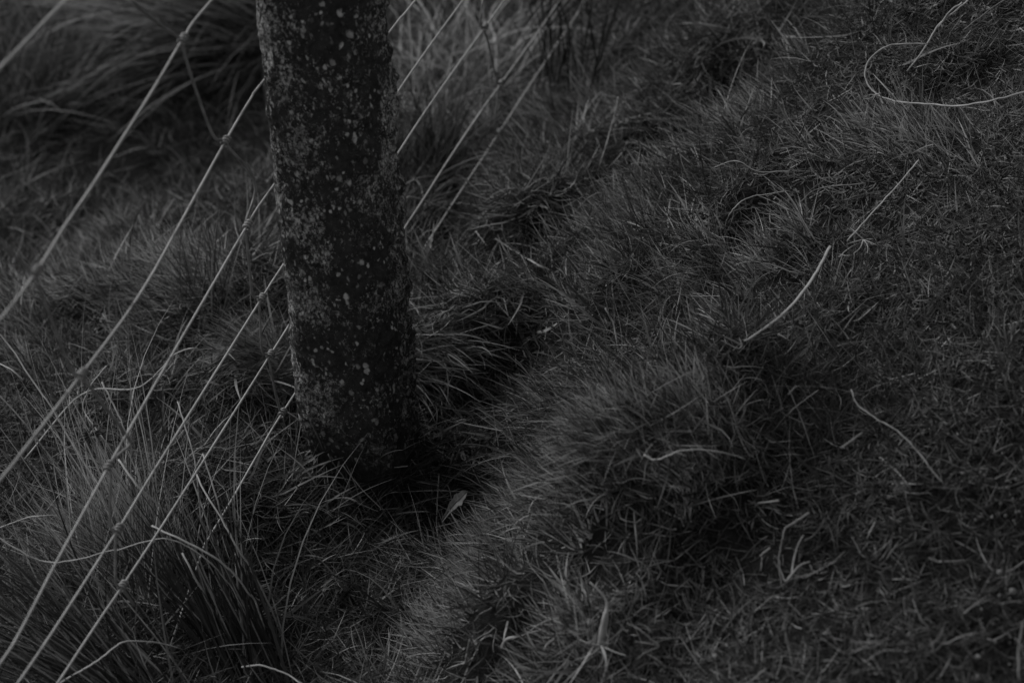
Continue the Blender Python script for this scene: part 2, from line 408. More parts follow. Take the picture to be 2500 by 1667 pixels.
def sg(x): return 1 / (1 + np.exp(-x))

# right-hand bank: short mown-looking turf; left and centre: longer fine grass
right = lambda px, py: sg((px - (1750 - .35 * (py - 800))) / 120)
parts = []
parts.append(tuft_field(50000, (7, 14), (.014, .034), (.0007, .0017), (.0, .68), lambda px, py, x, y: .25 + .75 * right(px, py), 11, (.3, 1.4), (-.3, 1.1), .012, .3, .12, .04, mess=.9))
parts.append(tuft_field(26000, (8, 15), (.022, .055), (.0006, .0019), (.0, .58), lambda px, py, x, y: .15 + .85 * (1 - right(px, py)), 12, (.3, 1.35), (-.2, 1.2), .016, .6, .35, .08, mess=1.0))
vv = np.vstack([p[0] for p in parts]); o = 0; ff = []
for p in parts: ff.append(p[1] + o); o += len(p[0])
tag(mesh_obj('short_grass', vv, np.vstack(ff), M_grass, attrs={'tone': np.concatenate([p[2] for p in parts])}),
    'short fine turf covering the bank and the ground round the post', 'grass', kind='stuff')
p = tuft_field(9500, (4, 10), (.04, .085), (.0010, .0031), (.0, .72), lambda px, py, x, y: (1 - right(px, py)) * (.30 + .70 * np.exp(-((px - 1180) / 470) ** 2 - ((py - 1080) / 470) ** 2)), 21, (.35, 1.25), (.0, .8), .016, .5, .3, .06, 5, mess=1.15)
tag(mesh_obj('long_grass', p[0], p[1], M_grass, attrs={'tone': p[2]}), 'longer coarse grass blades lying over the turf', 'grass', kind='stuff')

# long pale blades hanging over the brows of the banks
BROWS = [([(1420,1080),(1500,1020),(1620,985),(1780,1000)], 170), ([(1160,430),(1240,350),(1350,300)], 120), ([(1090,1620),(1080,1510),(1160,1440),(1150,1370),(1270,1320),(1290,1230),(1350,1150),(1400,1090),(1520,1040),(1640,1020),(1780,1040)], 560),
         ([(1690,850),(1730,750),(1800,660),(1900,570),(2010,510)], 200), ([(1480,620),(1540,550),(1620,430),(1750,335),(1900,210)], 200),
         ([(1120,480),(1180,380),(1300,310),(1450,275),(1560,290)], 230), ([(40,700),(200,650),(310,600),(430,610),(560,650)], 260), ([(30,760),(180,720),(350,690),(520,720)], 240), ([(40,900),(220,840),(380,830)], 90),
         ([(1280,720),(1400,640),(1500,650)], 60), ([(1360,1560),(1480,1480),(1600,1500)], 90), ([(2050,330),(2200,300),(2330,340)], 70)]
rb = np.random.default_rng(91); bx_, by_, L_, az_l = [], [], [], []
for ln, cnt in BROWS:
    Pw = smooth_path([hit(a, b_, .015) for a, b_ in ln], 8)[:, :2]
    for _ in range(int(cnt * 1.1)):
        i_ = rb.integers(0, len(Pw) - 1); q = Pw[i_] + (Pw[i_ + 1] - Pw[i_]) * rb.random() + rb.normal(0, .020, 2)
        
        if vnoise(q[0] * 22, q[1] * 22, seed=8) < -.30: continue
        n_ = rb.integers(5, 20); a0 = rb.normal(2.8, .5); b0 = q + rb.normal(0, .006, (n_, 2)); tn0 = rb.uniform(.25, 1.0)
        bx_.append(b0[:, 0]); by_.append(b0[:, 1]); az_l.append(rb.normal(a0, .6, n_)); L_.append(np.full(n_, tn0))
bx_ = np.concatenate(bx_); by_ = np.concatenate(by_); az_l = np.concatenate(az_l); tn_ = np.concatenate(L_); N_ = len(bx_); rng = rb
vs, F, tv = blades(np.stack([bx_, by_, gz(bx_, by_) - .002], -1), az_l, rb.uniform(.4, 1.25, N_), rb.uniform(-.3, .9, N_), rb.uniform(.016, .056, N_),
                   rb.uniform(.0007, .0020, N_), np.clip(tn_ + rb.normal(0, .15, N_), 0, 1), 5, curl=rb.normal(0, .4, N_))
tag(mesh_obj('overhanging_grass', lift(vs), F, M_tuss, attrs={'tone': tv}), 'paler longer blades hanging over the brows of the banks', 'grass', kind='stuff')

# ------------------------------------------------------------------ post
AZF = math.atan2(.446, 1.269)                                # fence direction, from +Y to the right
D = np.array([math.sin(AZF), math.cos(AZF), 0]); NF = np.array([math.cos(AZF), -math.sin(AZF), 0])
YP = 1.76
def py_plane(px, py):
    d = raydir(np.array(float(px)), np.array(float(py))); return CAM + d * (YP / d[1])
cT = py_plane(785, 0); cB = py_plane(853, 760)
ns, nh = 240, 620
zz = np.linspace(-.25, 1.12, nh)
a = np.linspace(0, 2 * math.pi, ns, endpoint=False)
# superellipse section, local x along NF (right face), local y along -D (front face)
ex = 3.6
cs, sn = np.cos(a), np.sin(a); rr = (np.abs(cs) ** ex + np.abs(sn) ** ex) ** (-1 / ex)
lx, ly = rr * cs, rr * sn
Zg, Ag = np.meshgrid(zz, a, indexing='ij')
k = (Zg - cB[2]) / (cT[2] - cB[2])
wv = .0944 + (.0900 - .0944) * k
wv = wv * 1.115
LX = lx[None] * wv / 2; LY = ly[None] * wv / 2
nrmx = np.sign(lx) * np.abs(lx) ** (ex - 1); nrmy = np.sign(ly) * np.abs(ly) ** (ex - 1); nl = np.hypot(nrmx, nrmy); nrmx /= nl; nrmy /= nl
sidem = np.clip((nrmx - .3) / .4, 0, 1)[None] * np.ones_like(Zg)
stretch = .75
big = fbm(LX * 28, LY * 28, Zg * 22, 41, 3); medn = fbm(LX * 110, LY * 110, Zg * 80 * stretch, 42, 3); fin = fbm(LX * 330, LY * 330, Zg * 260 * stretch, 43, 2)
disp = (.0018 + .003 * np.exp(-((nrmx[None] - .7) / .35) ** 2)) * big + medn * (.0030 + .0022 * sidem) + fin * (.0015 + .0008 * sidem)
disp += np.where(medn > .25, .0012, 0) * sidem
foot = np.clip((.085 - Zg + .02 * big) / .05, 0, 1)
disp -= .012 * foot ** 1.5 * (.6 + .4 * np.clip(-nrmx[None], -1, 1))
# bite out of the lower left arris
bite = np.exp(-((Zg - .215) / .035) ** 2) * np.clip(-lx[None] - .6, 0, 1) * np.clip(ly[None], 0, 1)
disp -= .010 * bite
LX = LX + nrmx[None] * disp; LY = LY + nrmy[None] * disp
cx = cB[0] + (cT[0] - cB[0]) * k; cyy = cB[1] + 0 * k
PX = cx + NF[0] * LX + (-D[0]) * LY; PY = cyy + NF[1] * LX + (-D[1]) * LY
Pv = np.stack([PX, PY, Zg], -1).reshape(-1, 3)
idx = np.arange(nh * ns).reshape(nh, ns); nxt = np.roll(idx, -1, 1)
F = np.stack([idx[:-1], nxt[:-1], nxt[1:], idx[1:]], -1).reshape(-1, 4)
# cap rings
capz = zz[-1] + .004; cc = np.array([cx[-1, 0], cyy[-1, 0], capz])
ring = Pv[idx[-1]]; caps = []; prev = idx[-1]; extra = [Pv]; off = len(Pv)
for f_ in (.93, .6, .02):
    q = cc + (ring - cc) * np.array([f_, f_, 0.3 if f_ > .9 else 0]); extra.append(q); cur = np.arange(off, off + ns); off += ns
    caps.append(np.stack([prev, np.roll(prev, -1), np.roll(cur, -1), cur], -1)); prev = cur
Pv2 = np.vstack(extra); F = np.vstack([F] + caps)
lichen = -.02 + .55 * np.clip(-lx[None] * .9 + .1, -1, 1) * (ly[None] > .2) + 1.0 * fbm(LX * 24, LY * 24, Zg * 17, 55, 3) + .30 * sidem
def ext(v, e=0.): return np.concatenate([v.ravel(), np.full(ns * 3, e)])
post = mesh_obj('concrete_post', Pv2, F, M_conc, attrs={'side': ext(sidem), 'lichen': ext(lichen, .5), 'foot': ext(foot)})
tag(post, 'weathered square concrete fence post speckled with pale lichen, standing in a hollow in the grass', 'post')

# ------------------------------------------------------------------ wire fence
P0 = np.array([cB[0], YP, 0]) - NF * (.0475 + .0035)
def fp(px, py):
    d = raydir(np.array(float(px)), np.array(float(py))); t = ((P0 - CAM) @ NF) / (d @ NF); return CAM + d * t
def cr(ox, oy, pts, s=2.8): return [(ox + x / s, oy + y / s) for x, y in pts]
wires = {
 0: [(0, 171), (70, 94), (154, 0)],
 1: [(0, 804), (89, 661), (154, 560), (171, 529), (243, 432), (371, 229), (446, 93), (504, 0)],
 2: [(0, 1175), (50, 1107), (200, 911), (304, 779), (371, 679), (429, 560), (550, 343), (612, 240), (643, 193)],
 3: [(0, 1643), (54, 1525), (143, 1364), (264, 1135), (284, 1108), (421, 861), (504, 721), (600, 560), (668, 436), (951, 79), (983, 38), (1017, 0)],
 4: [(50, 1667), (154, 1500), (289, 1293), (314, 1250), (400, 1108), (639, 725), (693, 646), (965, 230), (1020, 155), (1058, 100), (1102, 36), (1135, 0)],
 5: [(143, 1667), (193, 1586), (250, 1498), (296, 1439), (400, 1278), (507, 1107), (661, 868), (709, 786), (973, 370), (1070, 222), (1185, 65), (1233, 0)],
 6: [(490, 1345), (507, 1318), (561, 1228), (632, 1110), (707, 964), (992, 554), (1035, 484), (1100, 381), (1180, 260), (1224, 205), (1312, 85), (1365, 0)],
 7: [(1000, 660), (1040, 600), (1067, 557), (1120, 472), (1207, 345), (1222, 318), (1290, 210), (1370, 96), (1429, 4)],
}
fence = empty('wire_fence', tuple(np.append(P0[:2], 0)))
tag(fence, 'galvanised stock fence of thin horizontal wires with knotted stays, running past the concrete post', 'fence')
fence_off = np.array([P0[0], P0[1], 0])
r_w = .00108
wpath = {}
for k_, pts in wires.items():
    P = np.array([fp(x, y) for x, y in pts]); dd = (P - P0) @ D; o_ = np.argsort(dd); P = P[o_]
    zl, zr = P[:3, 2].mean(), P[-3:, 2].mean()
    near_end = -1.1 if k_ < 6 else None
    pre = []
    if near_end is not None:
        s0 = (P[0] - P0) @ D
        for q in np.linspace(-1.25, s0 - .12, 5): pre.append(P0 + D * q + np.array([0, 0, zl + .004 * math.sin(q * 9 + k_)]) )
    else:
        pre.append(P[0] - D * .10 + np.array([0, 0, -.07]))
    s1 = (P[-1] - P0) @ D; post_ = [P0 + D * q + np.array([0, 0, zr + .004 * math.sin(q * 5 + k_)]) for q in np.linspace(s1 + .2, 4.2, 6)]
    if k_ == 0: P = P
    A = np.vstack([np.array(pre), P, np.array(post_)])
    A[:, 2][:len(pre)] = A[:len(pre), 2]
    dA = (A - P0) @ D; Z0 = A[:, 2].copy()
    for i_ in range(1, len(A) - 1):
        f_ = (dA[i_] - dA[i_ - 1]) / (dA[i_ + 1] - dA[i_ - 1]); A[i_, 2] = .45 * Z0[i_] + .55 * (Z0[i_ - 1] * (1 - f_) + Z0[i_ + 1] * f_)
    wpath[k_] = A
    sp = smooth_path(A, 6)
    v, f = tube(sp - fence_off, r_w, 8)
    mesh_obj('line_wire', v, f, M_wire, fence)
    print('wire', k_, np.round(P[:, 2], 3))
def knot(px, py, wi, nextdir=None):
    c = fp(px, py); A = smooth_path(wpath[wi], 6); i = np.argmin(np.linalg.norm(A - c, axis=1)); i = min(max(i, 1), len(A) - 2)
    # closest point on the path's segments
    best = None
    for j in (i - 1, i):
        e = A[j + 1] - A[j]; s = np.clip(((c - A[j]) @ e) / (e @ e), 0, 1); q = A[j] + e * s
        if best is None or np.linalg.norm(q - c) < np.linalg.norm(best - c): best = q; T = e / np.linalg.norm(e)
    c = best
    n1 = NF; n2 = np.cross(T, n1); pth = []
    for q in np.linspace(0, 1, 56):
        an = q * 2 * math.pi * 3.25; pth.append(c + T * (q - .5) * .0105 + (n1 * math.cos(an) + n2 * math.sin(an)) * .0026)
    v, f = tube(np.array(pth) - fence_off, .00115, 6); mesh_obj('knot', v, f, M_stay, fence)
    return c
K = {}
# stays: pixel vertices with knots marked by their wire
stays = [
 [((325, 0), None), ((380, 48), None), ((446, 93), 1), ((478, 200), None), ((525, 328), None), ((550, 343), 2), ((628, 446), None), ((604, 548), 3), ((614, 640), None), ((622, 718), None), ((639, 725), 4), ((643, 830), None), ((648, 862), None), ((661, 868), 5), ((678, 960), None), ((690, 1010), 6)],
 [((-60, 520), None), ((0, 580), None), ((72, 655), None), ((89, 661), 1), ((125, 760), None), ((179, 900), None), ((200, 911), 2), ((307, 1052), None), ((324, 1085), None), ((300, 1108), None), ((264, 1135), 3), ((277, 1150), None), ((275, 1280), None), ((289, 1293), 4), ((289, 1418), None), ((300, 1432), 5), ((335, 1480), None)],
 [((1184, 0), None), ((1177, 60), None), ((1184, 67), 5), ((1198, 110), None), ((1218, 196), None), ((1224, 204), 6), ((1212, 310), None), ((1219, 322), 7)],
 [((1428, -130), None), ((1422, -40), None), ((1424, 6), 7)],
 [((-90, 150), None), ((-40, 360), None), ((-30, 560), None), ((0, 560), None)],
]
for st_ in stays[:4]:
    seg = []
    for (xy, kk) in st_:
        q = fp(*xy)
        if kk is not None: q = knot(*xy, kk)
        q2 = q - NF * .0026
        seg.append(q2)
        if kk is not None or xy == st_[-1][0]:
            if len(seg) > 1:
                v, f = tube(smooth_path(np.array(seg), 5) - fence_off, .0013, 6); mesh_obj('stay_wire', v, f, M_stay, fence)
            seg = [q2]
# ------------------------------------------------------------------ tussocks and clumps
def clump(name, label, cat, base, specs, mat=M_tuss, group=None, seed=1, nseg=7, floor=True):
    """specs: (n, az mean deg, az sd deg, lean lo/hi deg, bend lo/hi deg, length lo/hi, width lo/hi, tone lo/hi, base radius)"""
    global rng; rng = np.random.default_rng(seed); V_, F_, T_ = [], [], []; o = 0
    for (n, am, asd, le, be, ln, wd, tn, br) in specs:
        az = np.radians(rng.normal(am, asd, n)); lean = np.radians(rng.uniform(*le, n)); bend = np.radians(rng.uniform(*be, n))
        rr_ = br * np.sqrt(rng.random(n)); aa = rng.uniform(0, 6.28, n)
        bx = base[0] + rr_ * np.cos(aa); by = base[1] + rr_ * np.sin(aa)
        B = np.stack([bx, by, gz(bx, by) - .004], -1)
        v, f, tv = blades(B, az, lean, bend, rng.uniform(*ln, n), rng.uniform(*wd, n), np.clip(rng.uniform(*tn, n), 0, 1), nseg, curl=rng.normal(0, .4, n))
        if floor: v = lift(v, .003)
        V_.append(v); F_.append(f + o); T_.append(tv); o += len(v)
    vv = np.vstack(V_); org = np.array([base[0], base[1], gz(base[0], base[1])])
    ob = mesh_obj(name, vv - org, np.vstack(F_), mat, attrs={'tone': np.concatenate(T_)}); ob.location = org
    tag(ob, label, cat, group); return ob
TG = 'tussocks beyond the fence'
clump('grass_tussock', 'large drooping tussock behind the post, its pale blades combed out level to the left', 'tussock', hit(690, 60),
      [(800, 180, 22, (25, 70), (15, 60), (.18, .42), (.0014, .0034), (.15, 1.0), .08), (420, 178, 14, (34, 66), (5, 35), (.22, .46), (.0016, .0032), (.7, 1.0), .06), (260, 230, 40, (20, 80), (20, 70), (.10, .28), (.0012, .0024), (.25, .7), .07)], group=TG, seed=31)
clump('grass_tussock', 'upright tangled tussock filling the upper left corner behind the thick wire', 'tussock', hit(60, 260),
      [(420, 90, 80, (5, 50), (5, 70), (.12, .30), (.0011, .0022), (.25, .7), .09), (60, 0, 40, (40, 75), (10, 50), (.16, .32), (.001, .002), (.5, .8), .06)], group=TG, seed=32)
clump('grass_tussock', 'pale curling dead tussock right of the post behind the wires', 'tussock', hit(1120, 260),
      [(420, 80, 75, (10, 65), (20, 110), (.10, .26), (.0014, .0030), (.40, .9), .08), (200, 350, 40, (30, 80), (10, 70), (.10, .22), (.0012, .0026), (.35, .85), .07)], group=TG, seed=33)
clump('grass_tussock', 'dark upright reedy clump just right of the post below the pale dead tussock', 'tussock', hit(1010, 420),
      [(240, 90, 60, (3, 35), (5, 50), (.08, .16), (.0012, .0026), (.10, .5), .06)], group=TG, seed=34)
clump('rush_clump', 'sparse dark rushes standing upright behind the wires near the top edge', 'rushes', hit(1390, 235),
      [(34, 90, 70, (1, 16), (0, 15), (.14, .28), (.0016, .0028), (.0, .25), .05), (10, 80, 60, (5, 30), (5, 30), (.12, .2), (.001, .002), (.5, .8), .05)], M_rush, seed=35)
clump('grass_tussock', 'fine hair-like tussock at the left side of the post foot, combed to the left', 'tussock', hit(705, 880),
      [(900, 178, 26, (35, 85), (5, 45), (.04, .095), (.0006, .0012), (.30, .75), .035)], seed=36)
clump('grass_tussock', 'fan of long blades bending away from the right side of the post foot', 'tussock', hit(985, 880),
      [(260, 325, 16, (45, 80), (10, 45), (.07, .13), (.0012, .0024), (.15, .60), .025)], seed=37)
clump('grass_tussock', 'star-shaped tuft of broad blades below the foot of the post', 'tussock', hit(965, 1165),
      [(70, 240, 90, (40, 85), (5, 40), (.05, .11), (.0015, .0030), (.10, .45), .01)], seed=38)
clump('grass_tussock', 'thin upright stems in front of the mound left of the post', 'tussock', hit(500, 760),
      [(46, 95, 60, (2, 28), (0, 30), (.07, .15), (.0010, .0020), (.10, .6), .03)], seed=39)
clump('grass_tussock', 'pale fine tussock below the lowest wires in the lower left, leaning up and left', 'tussock', hit(330, 1400),
      [(560, 122, 24, (25, 78), (0, 35), (.06, .15), (.0006, .0014), (.35, 1.0), .05), (260, 165, 16, (45, 80), (0, 30), (.06, .13), (.0006, .0012), (.35, .8), .04), (70, 128, 24, (20, 62), (0, 15), (.14, .27), (.0008, .0015), (.7, 1.0), .06)], seed=40)
clump('grass_tussock', 'fine pale tussock at the left edge low down among the crossing stems', 'tussock', hit(130, 1560),
      [(500, 140, 30, (40, 80), (0, 40), (.05, .12), (.0006, .0012), (.3, .75), .06)], seed=41)
clump('rush_clump', 'thick dark rush clump in the bottom left foreground, stems raked up to the left', 'rushes', hit(650, 1700),
      [(120, 128, 10, (40, 62), (0, 16), (.12, .25), (.0018, .0036), (.0, .25), .035), (40, 120, 12, (38, 58), (5, 25), (.20, .30), (.0012, .0022), (.45, .8), .03)], M_rush, seed=42)
clump('rush_clump', 'low fan of dark and pale rush stems sweeping to the lower left corner', 'rushes', hit(420, 1790),
      [(100, 153, 9, (50, 66), (0, 22), (.16, .30), (.0016, .0032), (.0, .30), .05), (80, 150, 14, (44, 66), (5, 25), (.18, .30), (.0014, .0024), (.4, .8), .05)], M_rush, seed=43)
clump('grass_tussock', 'loose blades crossing the left front of the post foot', 'tussock', hit(790, 1150),
      [(260, 85, 80, (5, 75), (5, 60), (.04, .11), (.0008, .0024), (.10, .9), .06)], seed=44)
clump('grass_tussock', 'tangled blades growing up against the right front of the post foot', 'tussock', hit(930, 1175),
      [(260, 95, 85, (5, 75), (5, 60), (.04, .10), (.0008, .0026), (.10, .8), .06)], seed=45)
# small tufts whose pale overhanging blades mark the bank edges
edge = [((1060,1420),'at the low end of the bank edge near the bottom of the valley',170),((1290,1110),'on the bank edge halfway down, hanging over the dark valley',175),
        ((1420,960),'on the rounded hump right of the post foot',165),((1700,700),'on the bank edge beside the long straight dry stem',178),
        ((1560,560),'on the middle hump above the dark fold',175),((1790,320),'on the upper hump in the middle of the bank',150),
        ((1180,480),'on the mound behind the lowest two wires',150),((1400,330),'on top of the mound behind the fence',160),
        ((1480,1560),'beneath the bleached dead clump near the bottom edge',230),((2220,330),'under the coiled stem on the upper right slope',200),
        ((1960,1030),'standing darkly at the right end of the rounded hump',100),((300,640),'crowning the pale mound left of the fence stay',100),
        ((1650,880),'between the hump and the bank edge in the middle of the picture',185)]
for i, ((x, y), where, az_) in enumerate(edge):
    clump('grass_tuft', 'fine tuft ' + where, 'grass tuft', hit(x, y),
          [(300, az_, 60, (15, 88), (-10, 60), (.02, .075), (.0007, .0015), (.05, .40) if 'darkly' in where else (.30, .90), .04)], seed=60 + i, nseg=5, group='tufts on the bank')

# ------------------------------------------------------------------ single dry stalks
def stalk(label, pts, r=.0012, tone=.8, taper=.5, cat='grass stalk', name='grass_stalk', group='loose dry stalks', n=7, flat=.6):
    """pts: (px, py, height above ground)"""
    P = smooth_path(np.array([hit(x, y, h) for x, y, h in pts]), n); org = P[0].copy()
    rad = .72 * r * (1 - (1 - taper) * np.linspace(0, 1, len(P)))
    wob = np.cumsum(np.random.default_rng(abs(int(pts[0][0] * 7 + pts[0][1]))).normal(0, .00028, (len(P), 3)), 0); P = P + wob
    v, f = tube(P - org, rad, 6, flat)
    o = mesh_obj(name, v, f, M_stalk, attrs={'tone': np.full(len(v), tone)}); o.location = org
    tag(o, label, cat, group); return o
S = stalk
S('long dry stem lying diagonally, the longest and thickest, in the middle right', [(2028,602,.035),(1990,670,.035),(1935,745,.036),(1870,800,.036),(1820,833,.03)], .0022, .95, .7)
S('straight thin dry stem pointing up right above the thickest diagonal stem', [(2243,390,.05),(2190,455,.045),(2130,520,.04),(2068,590,.03)], .0011, .85, 1.0)
S('stem coiled in a wide loop at the upper right', [(2510,222,.045),(2430,246,.045),(2340,257,.045),(2260,255,.04),(2190,248,.035),(2142,232,.03),(2118,205,.035),(2110,170,.04),(2130,135,.045),(2175,110,.045),(2262,108,.04)], .0018, .8, .55)
S('stem rising from the coil to the top edge at the upper right', [(2215,175,.01),(2262,108,.03),(2290,68,.04),(2330,30,.05),(2378,-12,.06)], .0016, .75, 1.2)
S('short thick blade alongside the stem that rises to the top edge', [(2290,68,.04),(2315,32,.05),(2345,8,.055)], .0018, .7, .9)
S('faint stem below the top right corner reaching the top edge', [(2350,75,.02),(2400,40,.03),(2460,-6,.05)], .0014, .5, .9)
S('arched pale stem over the rounded hump', [(1572,1110,.06),(1608,1120,.06),(1660,1102,.072),(1720,1096,.075),(1780,1103,.07),(1830,1122,.05)], .0018, .9, .6)
S('broad split blade lying flat above the centre', [(1210,582,.02),(1255,612,.025),(1300,640,.028),(1345,660,.03)], .0024, .75, 1.0, flat=.3)
S('short pale splinter of grass just left of the broad split blade', [(1162,565,.03),(1187,600,.035)], .0013, .85, .7)
S('thin upright stem on the mound behind the fence', [(1460,420,.01),(1478,360,.03),(1500,290,.05),(1513,240,.065)], .0013, .7, .8)
S('dry blade arched sideways behind the wires right of the post', [(990,450,.02),(1015,436,.03),(1050,430,.035),(1098,432,.03)], .0026, .8, .5, flat=.4)
S('bent straw making a sharp corner by the lowest wires right of the post', [(1008,550,.0),(998,505,.03),(998,480,.05),(1060,497,.05),(1130,525,.03)], .0013, .75, .8, n=3)
S('second bent straw standing under the lowest wires right of the post', [(1027,560,.0),(1033,525,.02),(1040,497,.035),(1055,515,.02)], .0011, .6, .7, n=3)
S('hooked pale blade left of the bushy middle hump', [(1375,466,.02),(1395,455,.03),(1407,438,.04),(1409,420,.05)], .0015, .8, .6)
S('curved pale blade bowing over in the middle above the coarse grass', [(1400,520,.02),(1430,492,.035),(1460,477,.04),(1488,476,.035)], .0014, .75, .7)
S('dull straight straw lying level under the curved blade in the middle', [(1338,517,.025),(1390,527,.03),(1450,536,.03)], .0015, .7, .7)
S('stem arching to the left on the middle hump', [(1770,558,.01),(1772,530,.03),(1790,500,.045),(1830,478,.05),(1920,462,.04)], .0012, .7, .8)
S('hair-thin level thread with a bent leg in the fold right of centre', [(1585,835,.01),(1610,780,.03),(1638,724,.05),(1700,724,.05),(1760,725,.04)], .0007, .75, 1, n=4)
S('pale upright straw in the middle of the coarse grass', [(1513,948,.01),(1515,900,.03),(1516,848,.06)], .0011, .9, .6)
S('thin level straw touching the right side of the post', [(1008,818,.02),(1070,817,.03),(1134,817,.03)], .0010, .85, .8)
S('fine straw standing upright right of the post', [(1134,817,.02),(1132,790,.04),(1132,775,.05)], .0009, .7, .8)
S('kinked stem in the coarse grass, thick at its top', [(1507,840,.02),(1495,790,.035),(1475,752,.05)], .0013, .75, 1.1)
S('wiry thread running down from the coarse grass towards the hump', [(1637,940,.01),(1630,880,.03),(1618,800,.05),(1650,740,.05)], .0009, .7, .8)
S('lower straw crossing the hump above the arched stem', [(1925,962,.05),(1950,940,.045),(1975,975,.03)], .0012, .5, .8, n=3)
S('pale straw pointing up right on the right end of the hump', [(1925,1010,.02),(1955,985,.035),(1998,958,.045)], .0012, .8, .7)
S('short thick straw lying alone on the lower right slope', [(2052,1092,.03),(2103,1056,.035)], .0019, .65, .8)
S('long limp stem trailing down the slope at the right', [(2078,950,.03),(2100,990,.03),(2150,1030,.03),(2200,1065,.03),(2240,1105,.03),(2275,1150,.03),(2302,1185,.03)], .0012, .7, 1.1)
S('short bright straw end right of the hump in the lower half', [(1850,1228,.025),(1903,1226,.03)], .0013, .8, 1.4)
S('thick pale stub above the forked root on the lower right slope', [(1918,1290,.02),(1945,1270,.03),(1970,1252,.035)], .0021, .85, .9)
S('curved stem hanging from the thick stub on the lower right slope', [(1918,1290,.03),(1905,1330,.028),(1898,1370,.025),(1905,1405,.02),(1912,1420,.02)], .0009, .6, .8)
S('short bright pellet-like straw left of the forked root', [(1857,1356,.02),(1882,1340,.025)], .0021, .8, .9)
S('thin straw level across the post foot hollow', [(980,1240,.02),(930,1243,.025),(924,1238,.03),(870,1180,.035),(838,1140,.045)], .0008, .85, .9, n=4)
S('long blade leaning from the post foot down to the right', [(720,940,.10),(760,1030,.08),(790,1095,.05)], .0014, .5, .9)
S('bent pale blade crossing the foot of the post', [(800,1108,.05),(822,1140,.04),(850,1180,.03),(862,1225,.01)], .0019, .6, .5, flat=.4)
S('bright torn blade end at the tuft below the post', [(962,1141,.045),(995,1139,.05)], .0018, .8, .8, flat=.4)
S('pale straw forked at the edge of the valley', [(1065,1285,.02),(1120,1272,.03),(1185,1252,.03),(1160,1310,.02)], .0012, .8, .7, n=3)
S('long thin thread down the dark valley', [(1071,1160,.04),(1069,1240,.03),(1072,1300,.02),(1085,1380,.02),(1095,1410,.015)], .0009, .7, 1.0)
S('pale straw splayed at the lower end of the valley', [(1015,1465,.02),(1050,1440,.025),(1090,1412,.03),(1170,1442,.03)], .0013, .75, .8)
S('bleached straw standing crookedly near the bottom edge', [(1135,1620,.01),(1142,1590,.02),(1147,1562,.03)], .0022, .75, .6)
S('dry straw lying level low in the valley', [(1015,1500,.025),(1048,1505,.025)], .0016, .7, .8)
S('pale straw sticking up from the bottom right corner', [(1830,1668,.02),(1868,1630,.03)], .0018, .55, .8)
S('long tapering stem at the right edge near the bottom', [(2490,1660,.02),(2488,1600,.03),(2500,1520,.04)], .0016, .4, 1.0)
S('bright flattened blade on the hump of the upper slope', [(1745,410,.04),(1800,395,.05),(1855,420,.05),(1930,417,.04)], .0013, .75, .8)
S('pale bent blade at the top in the middle of the slope', [(1645,208,.04),(1662,207,.045),(1672,218,.04)], .0018, .8, .7)
S('twin straws crossing on the upper right slope', [(1955,495,.02),(2000,460,.035),(2110,445,.04)], .0012, .4, .8)
# foreground arcs of the lower left, raised well above the turf
AG = 'arching stems in the lower left foreground'
def arc(label, pts, r=.0014, tone=.6, taper=.5): return S(label, pts, r * .9, min(1, tone + .32), taper, group=AG)
arc('pale arching stem bending over the dark rushes', [(372,1282,.12),(440,1310,.13),(520,1352,.13),(580,1400,.11),(612,1440,.09),(625,1455,.08),(650,1530,.05),(665,1600,.02)], .0018, .62, 1.1)
arc('second pale arc running just below the first over the rushes', [(285,1342,.09),(350,1325,.11),(415,1320,.12),(500,1368,.11),(560,1430,.09),(600,1500,.06),(630,1560,.03)], .0013, .55, 1.1)
arc('long stem hanging in a shallow curve at the left edge', [(-20,1300,.12),(50,1345,.11),(100,1368,.10),(150,1372,.10),(220,1362,.10),(290,1342,.10)], .0015, .6, .7)
arc('tall straight straw crossing behind the lowest wire', [(478,1150,.11),(500,1200,.12),(540,1262,.12),(580,1335,.10),(618,1400,.08),(655,1475,.05),(685,1545,.02)], .0013, .65, 1.2)
arc('tall straw beside the first, meeting it above the rushes', [(494,1107,.13),(525,1210,.12),(548,1280,.10),(570,1330,.08)], .0012, .6, 1.2)
arc('upright thin stem dropping past the lowest wires', [(434,980,.10),(452,1035,.11),(472,1107,.11),(485,1200,.10),(500,1310,.07),(540,1340,.04)], .0011, .5, 1.2)
arc('long stem down the middle of the rushes', [(572,1320,.09),(577,1400,.08),(585,1480,.05),(600,1580,.03),(606,1660,.01)], .0012, .45, 1.1)
arc('stem with a flat pale top running down right of the rushes', [(446,1352,.10),(480,1420,.09),(520,1490,.06),(560,1550,.03)], .0016, .5, 1.1)
arc('thick straw from the centre of the pale tussock up to the knot', [(288,1122,.13),(340,1190,.12),(410,1255,.10)], .0018, .7, 1)
arc('lowest long stem crossing the bottom left corner', [(145,1670,.05),(200,1635,.06),(260,1595,.07),(300,1570,.07),(370,1570,.06),(435,1585,.04)], .0018, .6, .7)
arc('broad pale blade at the very bottom beside the rushes', [(590,1628,.03),(640,1625,.04),(700,1650,.04),(735,1675,.04)], .0020, .7, .7)
arc('pale stub with a cut end among the rushes', [(545,1560,.04),(556,1585,.03),(575,1625,.01)], .0022, .7, 1)
arc('thin stem looping up from the lower left wires', [(260,893,.16),(215,950,.15),(200,990,.14),(212,1020,.13),(250,1075,.12),(290,1130,.10)], .0015, .7, 1.1)
arc('long blade curling over behind the third wire', [(60,1120,.02),(200,965,.03),(330,950,.04),(395,905,.06),(430,865,.08),(470,850,.10),(495,862,.08),(492,905,.06)], .0017, .55, .6)
